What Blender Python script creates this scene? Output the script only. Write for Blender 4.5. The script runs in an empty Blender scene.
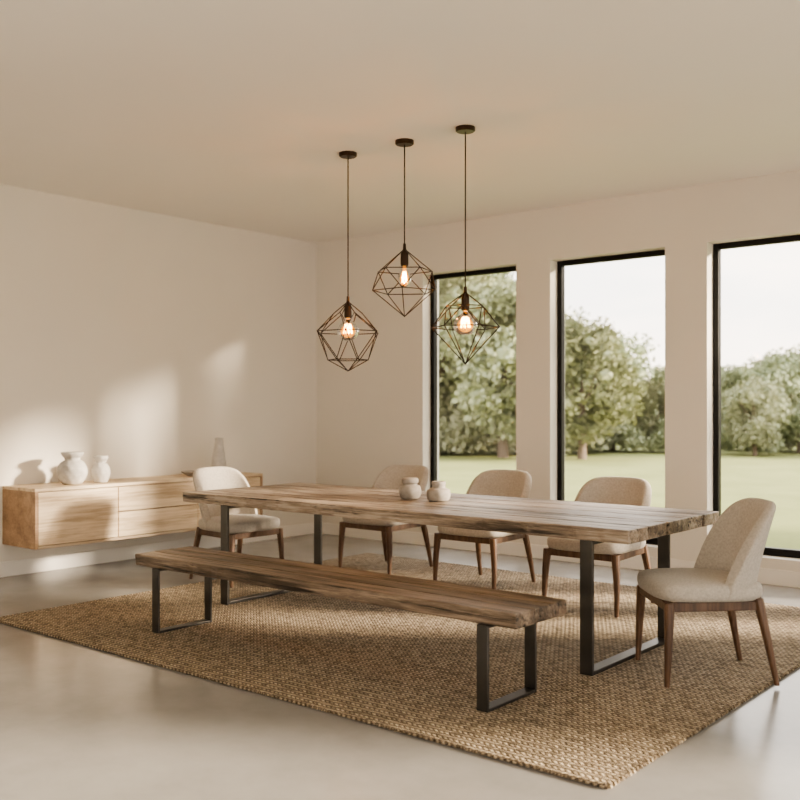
import bpy, bmesh, math, random
from mathutils import Vector, Matrix
random.seed(7)
S=bpy.context.scene
H=3.12; XL=-7.34; YB=7.49; XR=2.2; YF=-2.5

# ---------------- node helpers ----------------
def new_mat(name):
    m=bpy.data.materials.new(name); m.use_nodes=True
    nt=m.node_tree; b=nt.nodes['Principled BSDF']; return m,nt,b
def N(nt,t,**k):
    n=nt.nodes.new(t)
    for a,v in k.items(): setattr(n,a,v)
    return n
def ramp(nt,fac,stops):
    r=N(nt,'ShaderNodeValToRGB'); e=r.color_ramp.elements
    e[0].position=stops[0][0]; e[0].color=(*stops[0][1],1)
    e[1].position=stops[-1][0]; e[1].color=(*stops[-1][1],1)
    for p,c in stops[1:-1]:
        q=e.new(p); q.color=(*c,1)
    nt.links.new(fac,r.inputs[0]); return r.outputs[0]
def math_(nt,op,a,b=None,c=None):
    n=N(nt,'ShaderNodeMath',operation=op)
    for i,v in enumerate((a,b,c)):
        if v is None: continue
        if isinstance(v,(int,float)): n.inputs[i].default_value=v
        else: nt.links.new(v,n.inputs[i])
    return n.outputs[0]
def noise(nt,vec,scale,detail=4,rough=.55):
    n=N(nt,'ShaderNodeTexNoise'); n.inputs['Scale'].default_value=scale
    n.inputs['Detail'].default_value=detail; n.inputs['Roughness'].default_value=rough
    if vec is not None: nt.links.new(vec,n.inputs['Vector'])
    return n.outputs['Fac']
def objc(nt,scale=(1,1,1),island=False):
    tc=N(nt,'ShaderNodeTexCoord'); mp=N(nt,'ShaderNodeMapping'); mp.inputs['Scale'].default_value=scale
    nt.links.new(tc.outputs['Object'],mp.inputs['Vector']); v=mp.outputs[0]
    if island:
        g=N(nt,'ShaderNodeNewGeometry'); a=N(nt,'ShaderNodeVectorMath',operation='SCALE')
        a.inputs[0].default_value=(13.,7.,5.); nt.links.new(g.outputs['Random Per Island'],a.inputs['Scale'])
        ad=N(nt,'ShaderNodeVectorMath',operation='ADD'); nt.links.new(v,ad.inputs[0]); nt.links.new(a.outputs[0],ad.inputs[1]); v=ad.outputs[0]
    return v
def bump(nt,b,h,strength=.3,dist=.01):
    n=N(nt,'ShaderNodeBump'); n.inputs['Strength'].default_value=strength; n.inputs['Distance'].default_value=dist
    nt.links.new(h,n.inputs['Height']); nt.links.new(n.outputs[0],b.inputs['Normal'])
def mixc(nt,fac,a,b,mode='MIX'):
    n=N(nt,'ShaderNodeMix',data_type='RGBA',blend_type=mode)
    for s,v in ((0,fac),(6,a),(7,b)):
        if isinstance(v,(int,float)): n.inputs[s].default_value=v
        elif isinstance(v,tuple): n.inputs[s].default_value=(*v,1)
        else: nt.links.new(v,n.inputs[s])
    return n.outputs[2]

def plaster(name,col,var=.03):
    m,nt,b=new_mat(name); v=objc(nt)
    c=tuple(x*(1-var) for x in col)
    nt.links.new(ramp(nt,noise(nt,v,1.2,5),[(.3,c),(.7,col)]),b.inputs['Base Color'])
    b.inputs['Roughness'].default_value=.85
    bump(nt,b,noise(nt,v,60,5),.08,.003); return m
def plain(name,col,rough=.5,metal=0,nz=None,bs=.2):
    m,nt,b=new_mat(name); v=objc(nt)
    f=noise(nt,v,nz or 12,4)
    nt.links.new(ramp(nt,f,[(.3,tuple(x*.85 for x in col)),(.7,tuple(min(1,x*1.1) for x in col))]),b.inputs['Base Color'])
    b.inputs['Roughness'].default_value=rough; b.inputs['Metallic'].default_value=metal
    bump(nt,b,noise(nt,v,(nz or 12)*6,4),bs,.002); return m
def wood(name,dark,mid,light,along='X',rough=.55,knots=True,grain=1.,bs=.25,island=True,cracks=False):
    m,nt,b=new_mat(name)
    sc={'X':(1,9,9),'Y':(9,1,9),'Z':(9,9,1)}[along]
    v=objc(nt,sc,island)
    big=noise(nt,v,1.6*grain,6,.6)
    sc2={'X':(1,30,30),'Y':(30,1,30),'Z':(30,30,1)}[along]
    fine=noise(nt,objc(nt,sc2,island),3*grain,5,.7)
    f=math_(nt,'ADD',math_(nt,'MULTIPLY',big,.55),math_(nt,'MULTIPLY',fine,.45))
    col=ramp(nt,f,[(.40,dark),(.5,mid),(.60,light)])
    h=f
    if cracks:
        ck=noise(nt,objc(nt,{'X':(.8,26,26),'Y':(26,.8,26),'Z':(26,26,.8)}[along],island),1.3,4,.6)
        cf=ramp(nt,ck,[(.36,(0,0,0)),(.43,(1,1,1))])
        col=mixc(nt,cf,tuple(x*.35 for x in dark),col)
        h=math_(nt,'ADD',f,math_(nt,'MULTIPLY',cf,.5))
    if knots:
        sc3={'X':(1.1,2.6,2.6),'Y':(2.6,1.1,2.6),'Z':(2.6,2.6,1.1)}[along]
        vo=N(nt,'ShaderNodeTexVoronoi'); vo.inputs['Scale'].default_value=1.9
        nt.links.new(objc(nt,sc3,island),vo.inputs['Vector'])
        k=ramp(nt,vo.outputs['Distance'],[(.05,(.0,.0,.0)),(.13,(1,1,1))])
        col=mixc(nt,k,tuple(x*.45 for x in dark),col)
    if island:
        g=N(nt,'ShaderNodeNewGeometry')
        r=math_(nt,'ADD',math_(nt,'MULTIPLY',g.outputs['Random Per Island'],.4),.8)
        hs=N(nt,'ShaderNodeHueSaturation'); nt.links.new(r,hs.inputs['Value']); nt.links.new(col,hs.inputs['Color']); col=hs.outputs[0]
    nt.links.new(col,b.inputs['Base Color']); b.inputs['Roughness'].default_value=rough
    bump(nt,b,h,bs,.006); return m

M={}
M['wall']=plaster('wall_plaster',(.77,.73,.66))
M['ceil']=plaster('ceiling_paint',(.875,.84,.79),.015)
M['trim']=plaster('trim_paint',(.84,.805,.75),.01)
M['black']=plain('black_metal',(.012,.012,.012),.45,.6)
M['bronze']=plain('dark_bronze',(.055,.036,.024),.38,.8)
M['steel']=plain('raw_steel',(.095,.091,.086),.36,.85,nz=5)
M['cer']=plain('speckled_ceramic',(.54,.52,.49),.75,0,nz=22,bs=.9)
M['stone']=plain('stoneware',(.34,.31,.275),.8,0,nz=30,bs=.5)
M['tablewood']=wood('reclaimed_wood',(.082,.060,.043),(.235,.182,.135),(.42,.35,.28),'X',.42,True,1,.5,True,True)
M['benchwood']=wood('bench_wood',(.055,.040,.028),(.155,.114,.081),(.285,.222,.167),'X',.42,True,1,.5,True,True)
M['oak']=wood('natural_oak',(.38,.28,.18),(.55,.435,.30),(.65,.53,.39),'Y',.5,True,.8,.12)
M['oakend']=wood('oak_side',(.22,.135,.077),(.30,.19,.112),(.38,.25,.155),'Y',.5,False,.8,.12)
M['walnut']=wood('walnut_leg',(.055,.029,.017),(.095,.053,.031),(.145,.083,.05),'Z',.4,False,1,.1)
# boucle
m,nt,b=new_mat('boucle_fabric'); v=objc(nt)
vo=N(nt,'ShaderNodeTexVoronoi'); vo.inputs['Scale'].default_value=190; nt.links.new(v,vo.inputs['Vector'])
nt.links.new(ramp(nt,noise(nt,v,90,3),[(.3,(.40,.365,.32)),(.7,(.53,.49,.435))]),b.inputs['Base Color'])
b.inputs['Roughness'].default_value=.95
b.inputs['Sheen Weight'].default_value=.15
bump(nt,b,vo.outputs['Distance'],.3,.003); M['boucle']=m
# concrete
m,nt,b=new_mat('polished_concrete'); v=objc(nt)
c=ramp(nt,noise(nt,v,1.4,8,.62),[(.28,(.255,.248,.236)),(.5,(.315,.307,.294)),(.72,(.365,.356,.342))])
nt.links.new(c,b.inputs['Base Color'])
b.inputs['Roughness'].default_value=.22
M['concrete']=m
# jute
m,nt,b=new_mat('woven_jute')
tc=N(nt,'ShaderNodeTexCoord'); sp=N(nt,'ShaderNodeSeparateXYZ'); nt.links.new(tc.outputs['Object'],sp.inputs[0])
vv=math_(nt,'MULTIPLY',sp.outputs[1],1/.025); row=math_(nt,'FLOOR',vv); fv=math_(nt,'FRACT',vv)
par=math_(nt,'SUBTRACT',math_(nt,'MULTIPLY',math_(nt,'MODULO',math_(nt,'ADD',row,1000),2),2),1)
s=math_(nt,'ADD',math_(nt,'MULTIPLY',sp.outputs[0],1/.028),math_(nt,'MULTIPLY',math_(nt,'MULTIPLY',par,fv),.9))
sh=math_(nt,'MULTIPLY',math_(nt,'ABSOLUTE',math_(nt,'SINE',math_(nt,'MULTIPLY',s,math.pi))),math_(nt,'SINE',math_(nt,'MULTIPLY',fv,math.pi)))
cb=N(nt,'ShaderNodeCombineXYZ'); nt.links.new(math_(nt,'FLOOR',s),cb.inputs[0]); nt.links.new(row,cb.inputs[1])
wn=N(nt,'ShaderNodeTexWhiteNoise'); nt.links.new(cb.outputs[0],wn.inputs['Vector'])
cc=ramp(nt,sh,[(.05,(.15,.11,.072)),(.4,(.47,.37,.255)),(.95,(.69,.575,.42))])
cr=ramp(nt,wn.outputs['Value'],[(0,(.42,.40,.37)),(.5,(.85,.84,.83)),(1,(1.,1.,1.))])
big=ramp(nt,noise(nt,tc.outputs['Object'],1.5,4),[(.3,(.88,.88,.88)),(.7,(1,1,1))])
nt.links.new(mixc(nt,1.,mixc(nt,.9,cc,cr,'MULTIPLY'),big,'MULTIPLY'),b.inputs['Base Color'])
b.inputs['Roughness'].default_value=.9; bump(nt,b,sh,.9,.011); M['jute']=m
# glass
m,nt,b=new_mat('window_glass'); nt.nodes.remove(b)
out=[n for n in nt.nodes if n.type=='OUTPUT_MATERIAL'][0]
tr=N(nt,'ShaderNodeBsdfTransparent'); gl=N(nt,'ShaderNodeBsdfGlossy'); gl.inputs['Roughness'].default_value=.01
fr=N(nt,'ShaderNodeFresnel'); fr.inputs[0].default_value=1.45; mx=N(nt,'ShaderNodeMixShader')
nt.links.new(fr.outputs[0],mx.inputs[0]); nt.links.new(tr.outputs[0],mx.inputs[1]); nt.links.new(gl.outputs[0],mx.inputs[2]); nt.links.new(mx.outputs[0],out.inputs[0]); M['glass']=m
m,nt,b=new_mat('amber_bulb_glass'); nt.nodes.remove(b)
out=[n for n in nt.nodes if n.type=='OUTPUT_MATERIAL'][0]
tr=N(nt,'ShaderNodeBsdfTransparent'); tr.inputs[0].default_value=(1,.60,.20,1)
gl=N(nt,'ShaderNodeBsdfGlossy'); gl.inputs['Roughness'].default_value=.03
em=N(nt,'ShaderNodeEmission'); em.inputs[0].default_value=(1,.48,.10,1); em.inputs[1].default_value=.6
ad=N(nt,'ShaderNodeAddShader'); fr=N(nt,'ShaderNodeFresnel'); fr.inputs[0].default_value=1.45; mx=N(nt,'ShaderNodeMixShader')
nt.links.new(tr.outputs[0],ad.inputs[0]); nt.links.new(em.outputs[0],ad.inputs[1])
nt.links.new(fr.outputs[0],mx.inputs[0]); nt.links.new(ad.outputs[0],mx.inputs[1]); nt.links.new(gl.outputs[0],mx.inputs[2]); nt.links.new(mx.outputs[0],out.inputs[0]); M['bulb']=m
m,nt,b=new_mat('filament'); b.inputs['Emission Color'].default_value=(1,.62,.25,1); b.inputs['Emission Strength'].default_value=30; M['fil']=m
# outdoors
m,nt,b=new_mat('lawn_grass'); v=objc(nt)
nt.links.new(ramp(nt,noise(nt,v,.5,8,.7),[(.3,(.19,.205,.085)),(.7,(.26,.275,.12))]),b.inputs['Base Color']); b.inputs['Roughness'].default_value=.95; b.inputs['Specular IOR Level'].default_value=.1; M['lawn']=m
m,nt,b=new_mat('hazy_foliage')
g=N(nt,'ShaderNodeNewGeometry'); oi=N(nt,'ShaderNodeObjectInfo')
c=ramp(nt,g.outputs['Random Per Island'],[(0,(.21,.23,.14)),(.5,(.285,.305,.19)),(1,(.36,.37,.24))])  # leaf tones paled, distance haze is put into the colour
hs=N(nt,'ShaderNodeHueSaturation'); nt.links.new(math_(nt,'ADD',math_(nt,'MULTIPLY',oi.outputs['Random'],.04),.48),hs.inputs['Hue']); nt.links.new(math_(nt,'ADD',math_(nt,'MULTIPLY',oi.outputs['Random'],.3),.85),hs.inputs['Value'])
nt.links.new(c,hs.inputs['Color']); nt.links.new(hs.outputs[0],b.inputs['Base Color']); b.inputs['Roughness'].default_value=.8; M['leaf']=m
M['bark']=plain('bark',(.16,.12,.09),.9)

# ---------------- mesh helpers ----------------
def obj(name,bm,mat,parent=None,smooth=False,loc=None):
    me=bpy.data.meshes.new(name); bm.normal_update(); bm.to_mesh(me); bm.free()
    if not isinstance(mat,(list,tuple)): mat=[mat]
    for x in mat: me.materials.append(x)
    if smooth:
        for p in me.polygons: p.use_smooth=True
    o=bpy.data.objects.new(name,me); S.collection.objects.link(o)
    if parent: o.parent=parent
    if loc: o.location=loc
    return o
def empty(name,loc=(0,0,0),rz=0):
    e=bpy.data.objects.new(name,None); e.location=loc; e.rotation_euler=(0,0,rz); e.empty_display_size=.1
    S.collection.objects.link(e); return e
def box(bm,x0,x1,y0,y1,z0,z1,mi=0):
    vs=[bm.verts.new((x,y,z)) for z in (z0,z1) for y in (y0,y1) for x in (x0,x1)]
    fs=[(0,2,3,1),(4,5,7,6),(0,1,5,4),(2,6,7,3),(0,4,6,2),(1,3,7,5)]
    for f in fs:
        F=bm.faces.new([vs[i] for i in f]); F.material_index=mi
def bev(o,w=.004,seg=2):
    md=o.modifiers.new('bevel','BEVEL'); md.width=w; md.segments=seg; md.limit_method='ANGLE'; md.angle_limit=math.radians(40)
def tube(bm,p,q,r0,r1=None,n=8,mi=0):
    r1=r0 if r1 is None else r1
    p=Vector(p); q=Vector(q); d=(q-p).normalized()
    a=d.orthogonal().normalized(); b=d.cross(a)
    A=[];B=[]
    for i in range(n):
        t=2*math.pi*i/n; u=a*math.cos(t)+b*math.sin(t)
        A.append(bm.verts.new(p+u*r0)); B.append(bm.verts.new(q+u*r1))
    for i in range(n):
        j=(i+1)%n; F=bm.faces.new((A[i],A[j],B[j],B[i])); F.material_index=mi
    bm.faces.new(A[::-1]).material_index=mi; bm.faces.new(B).material_index=mi
def lathe(bm,prof,n=40,c=(0,0,0),mi=0,rfun=None):
    rings=[]
    for k,(r,z) in enumerate(prof):
        if r<1e-5: rings.append([bm.verts.new((c[0],c[1],c[2]+z))]); continue
        ring=[]
        for i in range(n):
            t=2*math.pi*i/n; rr=r*(rfun(t,z) if rfun else 1)
            ring.append(bm.verts.new((c[0]+rr*math.cos(t),c[1]+rr*math.sin(t),c[2]+z)))
        rings.append(ring)
    for a,b in zip(rings,rings[1:]):
        for i in range(n):
            j=(i+1)%n
            if len(a)==1 and len(b)==1: break
            if len(a)==1: F=bm.faces.new((a[0],b[j],b[i]))
            elif len(b)==1: F=bm.faces.new((a[i],a[j],b[0]))
            else: F=bm.faces.new((a[i],a[j],b[j],b[i]))
            F.material_index=mi
def smoothprof(pts,k=6):
    out=[]
    P=[pts[0]]+pts+[pts[-1]]
    for i in range(1,len(P)-2):
        for s in range(k):
            t=s/k; r=[]
            for c in (0,1):
                p0,p1,p2,p3=P[i-1][c],P[i][c],P[i+1][c],P[i+2][c]
                r.append(.5*(2*p1+(p2-p0)*t+(2*p0-5*p1+4*p2-p3)*t*t+(3*p1-p0-3*p2+p3)*t**3))
            out.append((max(r[0],0),max(r[1],pts[0][1] if pts[0][1]>=0 and pts[-1][1]>0 else -9)))
    out.append(pts[-1]); return out

# ---------------- room ----------------
WZ0,WZ1=.20,2.66
wins=[(-5.88,-4.80),(-4.444,-3.367),(-3.013,-1.93),(-1.58,-.50),(-.15,.93)]
def wall_with_holes(name,axis,pos,thick,a0,a1,holes,z0=WZ0,z1=WZ1):
    bm=bmesh.new()
    def seg(s,e,zz0,zz1):
        if axis=='y': box(bm,s,e,pos,pos+thick,zz0,zz1)
        else: box(bm,pos,pos+thick,s,e,zz0,zz1)
    cur=a0
    for h0,h1 in holes:
        seg(cur,h0,0,H); seg(h0,h1,0,z0); seg(h0,h1,z1,H); cur=h1
    seg(cur,a1,0,H)
    return obj(name,bm,M['wall'])
T=.26
wall_with_holes('wall_back','y',YB,T,XL-T,XR+T,wins)
wall_with_holes('wall_left','x',XL-T,T,YF-T,YB,[])
rh=[(-1.6,.8),(1.2,3.6),(4.0,6.4)]  # unseen side windows, added to let sky fill into the room
wall_with_holes('wall_right','x',XR,T,YF-T,YB,rh)
fh=[(-3.4,-1.0)]  # unseen window behind the camera, added for weaker sky fill
wall_with_holes('wall_front','y',YF-T,T,XL,XR,fh)
bm=bmesh.new(); box(bm,XL-T,XR+T,YF-T,YB+T,-.1,0); obj('floor',bm,M['concrete'])
bm=bmesh.new(); box(bm,XL-T,XR+T,YF-T,YB+T,H,H+.15); obj('ceiling',bm,M['ceil'])
bm=bmesh.new(); box(bm,XL,XL+.018,YF,YB,0,.12); o=obj('baseboard_left',bm,M['trim']); bev(o,.004)
bm=bmesh.new(); box(bm,XL+.018,XR,YB-.018,YB,0,.12); o=obj('baseboard_back',bm,M['trim']); bev(o,.004)
bm=bmesh.new(); box(bm,XR-.018,XR,YF,YB-.018,0,.12); o=obj('baseboard_right',bm,M['trim']); bev(o,.004)

def window(i,axis,a0,a1,p,z0=WZ0,z1=WZ1):
    e=empty('window_%d'%i)
    f=.045; d=.06
    bm=bmesh.new()
    def bx(s,en,zz0,zz1,dd0=0,dd1=d):
        if axis=='y': box(bm,s,en,p+dd0,p+dd1,zz0,zz1)
        else: box(bm,p+dd0,p+dd1,s,en,zz0,zz1)
    bx(a0,a0+f,z0,z1); bx(a1-f,a1,z0,z1); bx(a0+f,a1-f,z0,z0+f+.015); bx(a0+f,a1-f,z1-f,z1)
    o=obj('frame',bm,M['black'],e); bev(o,.004)
    bm=bmesh.new()
    g0=p+d*.5
    if axis=='y': vs=[(a0+f,g0,z0+f),(a1-f,g0,z0+f),(a1-f,g0,z1-f),(a0+f,g0,z1-f)]
    else: vs=[(g0,a0+f,z0+f),(g0,a1-f,z0+f),(g0,a1-f,z1-f),(g0,a0+f,z1-f)]
    bm.faces.new([bm.verts.new(v) for v in vs]); obj('glass_pane',bm,M['glass'],e)
k=1
for a,b_ in wins: window(k,'y',a,b_,YB+.12); k+=1
for a,b_ in rh: window(k,'x',a,b_,XR+.1); k+=1
for a,b_ in fh: window(k,'y',a,b_,YF-.16); k+=1

# ---------------- boards ----------------
def board(bm,x0,x1,y0,y1,z0,z1,nx=40,jit=.003,edge=.0):
    n=nx; rows=[]
    for i in range(n+1):
        x=x0+(x1-x0)*i/n
        j=lambda s=1:random.uniform(-jit,jit)*s
        ey0=y0+j(1.0); ey1=y1+j(1.0)
        rows.append([bm.verts.new((x+(j(2) if i in(0,n) else 0),ey0,z0)),bm.verts.new((x+(j(2) if i in(0,n) else 0),ey1,z0)),
                     bm.verts.new((x+(j(2) if i in(0,n) else 0),ey1,z1+j(.3))),bm.verts.new((x+(j(2) if i in(0,n) else 0),ey0,z1+j(.3)))])
    for a,b in zip(rows,rows[1:]):
        for k in range(4):
            l=(k+1)%4; bm.faces.new((a[k],b[k],b[l],a[l]))
    bm.faces.new(rows[0]); bm.faces.new(rows[-1][::-1])

# dining table
tb=empty('dining_table',(-3.84,4.875,0))
bm=bmesh.new(); ys=[-.575,-.36,-.12,.13,.34,.575]
for a,b_ in zip(ys,ys[1:]):
    board(bm,-1.685+random.uniform(-.012,.012),1.73+random.uniform(-.012,.012),a+.0025,b_-.0025,.682,.75,60,.0035)
bmesh.ops.recalc_face_normals(bm,faces=bm.faces)
o=obj('tabletop',bm,M['tablewood'],tb); bev(o,.006,2)
def uleg(name,parent,x,y0,y1,zt,w,t):
    bm=bmesh.new()
    box(bm,x-w/2,x+w/2,y0,y0+t,0,zt); box(bm,x-w/2,x+w/2,y1-t,y1,0,zt)
    box(bm,x-w/2,x+w/2,y0+t,y1-t,0,t); box(bm,x-w/2,x+w/2,y0+t,y1-t,zt-t,zt)
    o=obj(name,bm,M['steel'],parent); bev(o,.003); return o
Z0=.014
for i,x in enumerate((-1.25,1.49)):
    o=uleg('leg_frame_%d'%(i+1),tb,x,-.57,.35,.682-Z0,.07,.02); o.location=(0,0,Z0)
# bench
bn=empty('dining_bench',(-3.60,3.72,0))
bm=bmesh.new()
for a,b_ in ((-.215,-.07),(-.07,.08),(.08,.215)):
    board(bm,-1.37+random.uniform(-.01,.01),1.365+random.uniform(-.01,.01),a+.002,b_-.002,.393,.46,50,.003)
bmesh.ops.recalc_face_normals(bm,faces=bm.faces)
o=obj('seat_top',bm,M['benchwood'],bn); bev(o,.006,2)
for i,x in enumerate((-1.15,1.185)):
    o=uleg('leg_frame_%d'%(i+1),bn,x,-.225,.18,.393-Z0,.06,.014); o.location=(0,0,Z0)

# rug
RX0,RX1,RY0,RY1=-5.88,-1.60,3.09,6.68
rg=empty('area_rug',((RX0+RX1)/2,(RY0+RY1)/2,0))
w=(RX1-RX0)/2; d=(RY1-RY0)/2
bm=bmesh.new(); box(bm,-w,w,-d,d,0,Z0-.001); obj('rug_weave',bm,M['jute'],rg)
bm=bmesh.new()
def braid(p,q):
    p=Vector(p);q=Vector(q);L=(q-p).length;n=int(L/.03);dr=(q-p).normalized()
    ang=math.atan2(dr.y,dr.x)
    for i in range(n):
        c=p+(q-p)*((i+.5)/n)
        mt=Matrix.Translation(c)@Matrix.Rotation(ang+.5,4,'Z')@Matrix.Diagonal((.021,.011,.0085,1))
        bmesh.ops.create_icosphere(bm,subdivisions=1,radius=1,matrix=mt)
zz=.0085
for a,b_ in (((-w,-d),(w,-d)),((w,-d),(w,d)),((w,d),(-w,d)),((-w,d),(-w,-d))): braid((*a,zz),(*b_,zz))
obj('braided_edge',bm,M['jute'],rg,True)

# ---------------- chairs (front = -Y) ----------------
def chair_meshes():
    R={}
    bm=bmesh.new(); n=48
    prof=[(.0,.395),(.90,.395),(.975,.403),(1.0,.425),(1.0,.452),(.975,.470),(.90,.482),(.6,.489),(.0,.492)]
    rings=[]
    for s,z in prof:
        if s==0: rings.append([bm.verts.new((0,-.01,z))]); continue
        rr=[]
        for i in range(n):
            t=2*math.pi*i/n; c_,s_=math.cos(t),math.sin(t); e=2/4.2
            x=.272*math.copysign(abs(c_)**e,c_)*s; y=.265*math.copysign(abs(s_)**e,s_)*s
            x*= 1.0-.10*(y/.265+1)/2
            rr.append(bm.verts.new((x,y-.01,z-(0.006*abs(y/.265) if z>.47 else 0))))
        rings.append(rr)
    for a,b in zip(rings,rings[1:]):
        for i in range(n):
            j=(i+1)%n
            if len(a)==1: bm.faces.new((a[0],b[j],b[i]))
            elif len(b)==1: bm.faces.new((a[i],a[j],b[0]))
            else: bm.faces.new((a[i],a[j],b[j],b[i]))
    R['seat']=bm
    bm=bmesh.new(); nu,nv=32,18; phi=math.radians(78)
    HB=.455
    def mid(u,v,off):
        Hh=HB*(max(0,1-abs(u)**4.2))**(1/2.2)
        Hh=max(Hh,.03)
        z=.405+v*Hh
        vv=(z-.405)/HB
        W=.238+.030*vv
        D=.20-.065*vv
        yb=.225+.015*vv+.085*vv**1.3
        W+=off; D+=off*.3
        x=W*math.sin(u*phi)/math.sin(phi)
        y=yb+off-D*(1-math.cos(u*phi))/(1-math.cos(phi))
        return Vector((x,y,z))
    grid={}
    th=.024
    for sgn in (0,1):
        for i in range(nu+1):
            for j in range(nv+1):
                u=-1+2*i/nu; u=math.copysign(abs(u)**.8,u); v=j/nv
                edge=min(1,(1-abs(u))/.08+.45)*min(1,(1-v)/.10+.45)
                t=th*max(.35,math.sqrt(max(0,min(1,edge))))
                grid[sgn,i,j]=bm.verts.new(mid(u,v,t if sgn else -t))
    for i in range(nu):
        for j in range(nv):
            bm.faces.new((grid[0,i,j],grid[0,i+1,j],grid[0,i+1,j+1],grid[0,i,j+1]))
            bm.faces.new((grid[1,i,j],grid[1,i,j+1],grid[1,i+1,j+1],grid[1,i+1,j]))
    for i in range(nu):
        bm.faces.new((grid[0,i,0],grid[1,i,0],grid[1,i+1,0],grid[0,i+1,0]))
        bm.faces.new((grid[0,i,nv],grid[0,i+1,nv],grid[1,i+1,nv],grid[1,i,nv]))
    for j in range(nv):
        bm.faces.new((grid[0,0,j],grid[0,0,j+1],grid[1,0,j+1],grid[1,0,j]))
        bm.faces.new((grid[0,nu,j],grid[1,nu,j],grid[1,nu,j+1],grid[0,nu,j+1]))
    bmesh.ops.recalc_face_normals(bm,faces=bm.faces)
    R['backrest']=bm
    def leg(top,bot,w0,w1):
        bm=bmesh.new(); rings=[]
        for k in range(7):
            t=k/6; c=Vector(top).lerp(Vector(bot),t); w_=w0+(w1-w0)*t
            c.x+= .006*math.sin(t*math.pi)*(1 if top[0]>0 else -1)
            rings.append([bm.verts.new((c.x+a*w_,c.y+b*w_,c.z)) for a,b in ((-1,-.5),(-.5,-1),(.5,-1),(1,-.5),(1,.5),(.5,1),(-.5,1),(-1,.5))])
        for a,b in zip(rings,rings[1:]):
            for i in range(8):
                j=(i+1)%8; bm.faces.new((a[i],b[i],b[j],a[j]))
        bm.faces.new(rings[0]); bm.faces.new(rings[-1][::-1]); bmesh.ops.recalc_face_normals(bm,faces=bm.faces); return bm
    R['leg_1']=leg((-.232,-.225,.395),(-.248,-.24,0),.024,.012)
    R['leg_2']=leg((.232,-.225,.395),(.248,-.24,0),.024,.012)
    R['leg_3']=leg((-.20,.205,.41),(-.23,.285,0),.024,.012)
    R['leg_4']=leg((.20,.205,.41),(.23,.285,0),.024,.012)
    bm=bmesh.new()
    box(bm,-.215,.215,-.242,-.216,.352,.395); box(bm,-.185,.185,.205,.23,.352,.395)
    for sx in (-1,1):
        vs=[(sx*x,y) for (x,y) in ((.246,-.21),(.223,-.21),(.193,.20),(.216,.20))]
        lo=[bm.verts.new((x,y,.352)) for x,y in vs]; hi=[bm.verts.new((x,y,.395)) for x,y in vs]
        bm.faces.new(lo); bm.faces.new(hi[::-1])
        for i in range(4):
            j=(i+1)%4; bm.faces.new((lo[i],hi[i],hi[j],lo[j]))
    bmesh.ops.recalc_face_normals(bm,faces=bm.faces)
    R['apron']=bm
    return R
CM={}
for nme,bm in chair_meshes().items():
    o=obj('chair_'+nme,bm,M['boucle'] if nme in('seat','backrest') else M['walnut'],None,nme in('seat','backrest'))
    CM[nme]=o.data; bpy.data.objects.remove(o)
def chair(x,y,face_deg,sc=(1,1,1)):
    e=empty('dining_chair',(x,y,Z0),math.radians(face_deg+90)); e.scale=sc
    for nme,me in CM.items():
        o=bpy.data.objects.new(nme,me); S.collection.objects.link(o); o.parent=e
        if nme in('apron',): bev(o,.004)
        if nme.startswith('leg'): bev(o,.003)
        if nme in('backrest',):
            sb=o.modifiers.new('sub','SUBSURF'); sb.levels=1; sb.render_levels=1
    return e
sc3=(1.07,1.09,.985)
chair(-5.21,6.13,-90,sc3)
chair(-4.17,6.06,-90,sc3)
chair(-3.12,5.89,-90,sc3)
chair(-5.75,5.0,-2)
chair(-1.93,4.71,221,(1.02,1.02,1.01))

# ---------------- credenza ----------------
CY0,CY1,CX0,CX1,CZ0,CZ1=3.94,6.27,XL+.001,-6.85,.26,.725
cr=empty('credenza',(0,0,0))
bm=bmesh.new()
box(bm,CX0,CX1,CY0,CY0+.025,CZ0,CZ1-.025); box(bm,CX0,CX1,CY1-.025,CY1,CZ0,CZ1-.025)
o=obj('side_panels',bm,M['oakend'],cr); bev(o,.002)
bm=bmesh.new(); box(bm,CX0,CX1,CY0,CY1,CZ1-.025,CZ1); box(bm,CX0,CX1,CY0+.025,CY1-.025,CZ0,CZ0+.022)
o=obj('top_and_base',bm,M['oak'],cr); bev(o,.002)
bm=bmesh.new(); box(bm,CX0,CX1-.03,CY0+.025,CY1-.025,CZ0+.022,CZ1-.025); obj('carcass',bm,M['oakend'],cr)
y1=4.68; y2=5.50
def panel(nm,a,b_,z0,z1):
    bm=bmesh.new(); box(bm,CX1-.024,CX1-.002,a,b_,z0,z1); o=obj(nm,bm,M['oak'],cr); bev(o,.002)
za,zb=CZ0+.026,CZ1-.031
panel('door_panel_1',CY0+.029,y1-.004,za,zb); zm=(za+zb)/2
panel('drawer_1',y1+.004,y2-.004,za,zm-.004); panel('drawer_2',y1+.004,y2-.004,zm+.004,zb)
panel('drawer_3',y2+.004,CY1-.029,za,zm-.004); panel('drawer_4',y2+.004,CY1-.029,zm+.004,zb)

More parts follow.
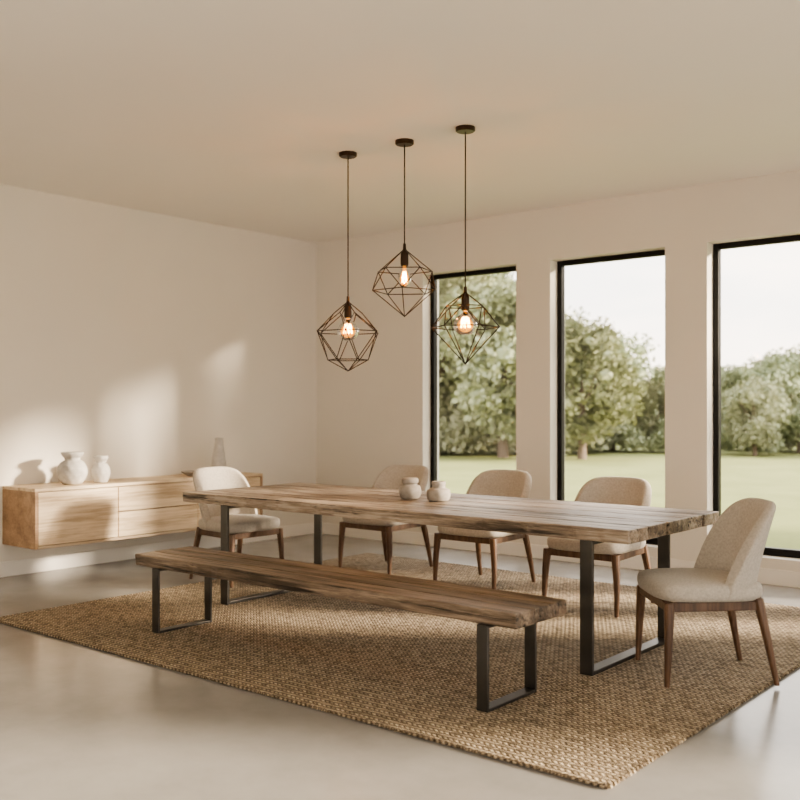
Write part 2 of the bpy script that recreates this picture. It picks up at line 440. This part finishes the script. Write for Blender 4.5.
def pot(name,prof,loc,mat,n=40,rf=None):
    bm=bmesh.new(); lathe(bm,smoothprof(prof),n,rfun=rf); bmesh.ops.recalc_face_normals(bm,faces=bm.faces)
    return obj(name,bm,mat,None,True,loc)
rib=lambda t,z:1+.014*math.sin(9*t+z*60)+.012*math.sin(z*260)
CT=CZ1+.001
pot('ceramic_vase',[(0,0),(.06,0),(.095,.03),(.116,.085),(.112,.14),(.085,.18),(.062,.195),(.064,.215),(.082,.235),(.088,.255),(.076,.262),(.055,.25),(.05,.2),(0,.19)],(-7.05,4.38,CT),M['cer'],48,rib)
pot('ceramic_vase',[(0,0),(.045,0),(.062,.02),(.076,.07),(.072,.12),(.05,.155),(.04,.165),(.045,.18),(.056,.195),(.06,.215),(.05,.222),(.036,.21),(.03,.17),(0,.16)],(-7.03,4.63,CT),M['cer'],48,rib)
pot('tapered_vase',[(0,0),(.068,0),(.074,.01),(.072,.06),(.058,.16),(.044,.26),(.038,.31),(.04,.335),(.034,.34),(.026,.33),(.025,.28),(0,.27)],(-7.05,5.905,CT),M['cer'],48,rib)
pot('shallow_bowl',[(0,0),(.05,0),(.07,.012),(.11,.035),(.118,.045),(.11,.046),(.07,.025),(0,.02)],(-7.0,5.58,CT),M['stone'])
pot('stoneware_jar',[(0,0),(.05,0),(.068,.02),(.074,.05),(.066,.082),(.048,.092),(.046,.098),(.054,.106),(.055,.125),(.042,.136),(0,.138)],(-3.96,4.91,.752),M['stone'])
pot('stoneware_jar',[(0,0),(.055,0),(.072,.018),(.077,.045),(.070,.072),(.05,.082),(.044,.09),(.046,.115),(.04,.125),(.03,.122),(0,.118)],(-3.72,4.90,.752),M['stone'])

# ---------------- pendants ----------------
def pendant(x,y,zt,zb,kind,rad):
    e=empty('pendant_lamp',(x,y,0))
    zc=(zt+zb)/2; h=(zt-zb)/2
    bm=bmesh.new(); lathe(bm,[(0,H-.028),(.055,H-.028),(.062,H-.022),(.062,H),(0,H)],32)
    bmesh.ops.recalc_face_normals(bm,faces=bm.faces); obj('canopy',bm,M['bronze'],e)
    bm=bmesh.new(); tube(bm,(0,0,H-.03),(0,0,zt-.01),.0042,n=10); obj('cord',bm,M['bronze'],e,True)
    bm=bmesh.new(); lathe(bm,[(0,zt+.035),(.009,zt+.035),(.011,zt),(.018,zt-.015),(.026,zt-.035),(.027,zt-.10),(.024,zt-.115),(0,zt-.115)],24)
    bmesh.ops.recalc_face_normals(bm,faces=bm.faces); obj('socket',bm,M['bronze'],e)
    E=[]
    top=(0,0,zt); bot=(0,0,zb)
    def ring(n,r,z,ph): return [(r*math.cos(2*math.pi*i/n+ph),r*math.sin(2*math.pi*i/n+ph),z) for i in range(n)]
    if kind==1: A=ring(6,rad,zc+h*.12,.15); B=ring(6,rad*.60,zc-h*.68,.15+math.pi/6); C=ring(6,rad*.42,zc+h*.66,.15+math.pi/6)
    elif kind==2: A=ring(5,rad*.98,zc-h*.25,.3); B=ring(5,rad*.86,zc+h*.36,.3+math.pi/5); C=None
    else: A=ring(6,rad,zc+h*.02,.5); B=ring(6,rad*.60,zc+h*.60,.5+math.pi/6); C=None
    def loop(R):
        for i in range(len(R)): E.append((R[i],R[(i+1)%len(R)]))
    def zig(R,Q):
        for i in range(len(R)):
            E.append((R[i],Q[i])); E.append((R[i],Q[i-1]))
    loop(A)
    if kind==1:
        loop(B); zig(A,B); zig(A,C)
        for p in C: E.append((p,top))
        for p in B: E.append((p,bot))
    else:
        loop(B); zig(A,B)
        for p in B: E.append((p,top))
        for p in A: E.append((p,bot))
    bm=bmesh.new()
    for p,q in E: tube(bm,p,q,.0033,n=8)
    for p in {v for ed in E for v in ed}:
        bmesh.ops.create_icosphere(bm,subdivisions=1,radius=.005,matrix=Matrix.Translation(p))
    obj('wire_cage',bm,M['bronze'],e,True)
    z0=zt-.115
    if kind==2: pf=[(.016,0),(.022,-.02),(.038,-.055),(.043,-.09),(.032,-.125),(.012,-.142),(0,-.144)]
    else: pf=[(.016,0),(.02,-.015),(.052,-.04),(.074,-.08),(.070,-.118),(.042,-.15),(0,-.16)]
    bm=bmesh.new(); lathe(bm,smoothprof(pf),32,c=(0,0,z0)); obj('bulb_glass',bm,M['bulb'],e,True)
    bm=bmesh.new(); n=7 if kind!=2 else 6; rr=.032 if kind!=2 else .018
    for i in range(n):
        a=2*math.pi*i/n; b2=2*math.pi*(i+.5)/n
        p=(rr*.6*math.cos(a),rr*.6*math.sin(a),z0-.035); q=(rr*math.cos(b2),rr*math.sin(b2),z0-.11)
        tube(bm,p,q,.0014,n=5)
        a2=2*math.pi*(i+1)/n; tube(bm,q,(rr*.6*math.cos(a2),rr*.6*math.sin(a2),z0-.035),.0014,n=5)
    obj('filament',bm,M['fil'],e)
    ld=bpy.data.lights.new('bulb_light','POINT'); ld.energy=5; ld.color=(1,.55,.22); ld.shadow_soft_size=.004
    lo=bpy.data.objects.new('bulb_light',ld); lo.location=(0,0,z0-.07); lo.parent=e; S.collection.objects.link(lo)
pendant(-4.58,4.99,2.085,1.60,1,.235)
pendant(-4.08,5.0,2.40,1.95,2,.222)
pendant(-3.59,5.01,2.075,1.62,3,.215)

# ---------------- outdoors ----------------
bm=bmesh.new(); box(bm,-90,60,YB+T+.02,110,-.2,-.12); obj('lawn',bm,M['lawn'])
def tree_mesh(seed,blobs,nl,bushy=False):
    rnd=random.Random(seed); bm=bmesh.new()
    if not bushy:
        tube(bm,(0,0,0),(0,0,2.4),.16,.09,8,1)
        for k in range(5):
            a=k*1.3; tube(bm,(0,0,1.6+.1*k),(1.1*math.cos(a),1.1*math.sin(a),3.0+.2*k),.06,.02,6,1)
    B=[]
    for k in range(blobs):
        if bushy: c=Vector((rnd.uniform(-1.6,1.6),rnd.uniform(-.7,.7),rnd.uniform(.5,1.5)*(.5+.5*rnd.random()))); r=rnd.uniform(.35,.6)
        else:
            z=rnd.uniform(.9,4.5); m_=1.8*math.sin(min(1,(z-.4)/4.4)*math.pi*.95)+.15
            a=rnd.uniform(0,6.28); rr=m_*math.sqrt(rnd.random()); c=Vector((rr*math.cos(a),rr*math.sin(a),z)); r=rnd.uniform(.3,.65)
        B.append((c,r))
    for c,r in B:
        mt=Matrix.Translation(c)@Matrix.Diagonal((r*.45,r*.45,r*.4,1))
        bmesh.ops.create_icosphere(bm,subdivisions=1,radius=1,matrix=mt)
    for k in range(nl):
        c,r=B[rnd.randrange(len(B))]
        d_=Vector((rnd.gauss(0,1),rnd.gauss(0,1),rnd.gauss(0,1))).normalized()
        p=c+d_*r*(rnd.random()**.6)*1.3; s=rnd.uniform(.06,.13)
        if p.z<.14: continue
        u=Vector((rnd.gauss(0,1),rnd.gauss(0,1),rnd.gauss(0,1))).normalized(); w_=u.orthogonal().normalized()
        bm.faces.new([bm.verts.new(p+u*s),bm.verts.new(p+w_*s*.6),bm.verts.new(p-u*s),bm.verts.new(p-w_*s*.6)])
    me=bpy.data.meshes.new('tree'); bm.to_mesh(me); bm.free(); me.materials.append(M['leaf']); me.materials.append(M['bark']); return me
TM=[tree_mesh(1,60,11000),tree_mesh(2,52,10000),tree_mesh(3,66,12000)]
BMs=[tree_mesh(11,12,4500,True),tree_mesh(12,10,4500,True)]
def placew(me,name,X,Y,sc):
    o=bpy.data.objects.new(name,me); o.location=(X,Y,-.118); o.scale=(sc,sc,sc); o.rotation_euler=(0,0,random.uniform(0,6.28)); S.collection.objects.link(o)
def place(me,name,px,D,sc):
    L=(px-400)/970*D; placew(me,name,-.636*D+.772*L,.772*D+.636*L,sc)
rnd=random.Random(5)
for px,D,sc in [(395,34,1.3),(435,31,1.25),(470,37,1.5),(503,29,1.08),(545,33,1.0),(582,28,.84),(612,34,.84),(652,33,.5),(682,38,.5),(728,35,.62),(755,30,.5),(800,32,.72),(845,36,.8),(350,31,1.25),(300,33,1.25),(890,34,.75)]:
    place(TM[rnd.randrange(3)],'tree',px,D,sc)
px=290
while px<930:
    place(BMs[rnd.randrange(2)],'shrub',px,rnd.uniform(29,35),rnd.uniform(.6,1.15)); px+=rnd.uniform(28,45)
px=300
while px<930:
    place(TM[rnd.randrange(3)],'tree',px,rnd.uniform(46,56),rnd.uniform(.6,.9)); px+=rnd.uniform(30,42)
placew(TM[0],'tree',1.4,13.4,1.3)  # added out-of-view tree, keeps sun off the leftmost windows

# ---------------- light ----------------
W=bpy.data.worlds.new('World'); S.world=W; W.use_nodes=True; nt=W.node_tree
bg=nt.nodes['Background']; tc=N(nt,'ShaderNodeTexCoord'); sp=N(nt,'ShaderNodeSeparateXYZ'); nt.links.new(tc.outputs['Generated'],sp.inputs[0])
base=ramp(nt,sp.outputs[2],[(0,(1.,.89,.77)),(.25,(.97,.92,.85)),(1,(.84,.86,.88))])
mp=N(nt,'ShaderNodeMapping'); mp.inputs['Scale'].default_value=(1.5,1.5,6); nt.links.new(tc.outputs['Generated'],mp.inputs[0])
cl=ramp(nt,noise(nt,mp.outputs[0],2.2,6),[(.4,(.80,.82,.85)),(.62,(1.05,1.0,.95))])
nt.links.new(mixc(nt,1.,base,cl,'MULTIPLY'),bg.inputs[0]); bg.inputs[1].default_value=3.9
sd=bpy.data.lights.new('sun','SUN'); sd.energy=17; sd.color=(1,.84,.64); sd.angle=math.radians(6)
so=bpy.data.objects.new('sun',sd); S.collection.objects.link(so)
dv=Vector((-1,-.70,-.32)); so.rotation_euler=dv.to_track_quat('-Z','Y').to_euler(); so.location=(8,14,8)

cam=bpy.data.cameras.new('camera'); co=bpy.data.objects.new('camera',cam); S.collection.objects.link(co)
co.location=(0,0,1.335); co.rotation_euler=(math.radians(90),0,math.radians(39.48))
cam.sensor_width=36; cam.lens=43.65; cam.shift_y=9/800
cam.dof.use_dof=True; cam.dof.focus_distance=5.6; cam.dof.aperture_fstop=2.0
S.camera=co
S.view_settings.view_transform='AgX'
try: S.view_settings.look='AgX - Medium High Contrast'
except Exception as ex: print(ex)
S.view_settings.exposure=.33
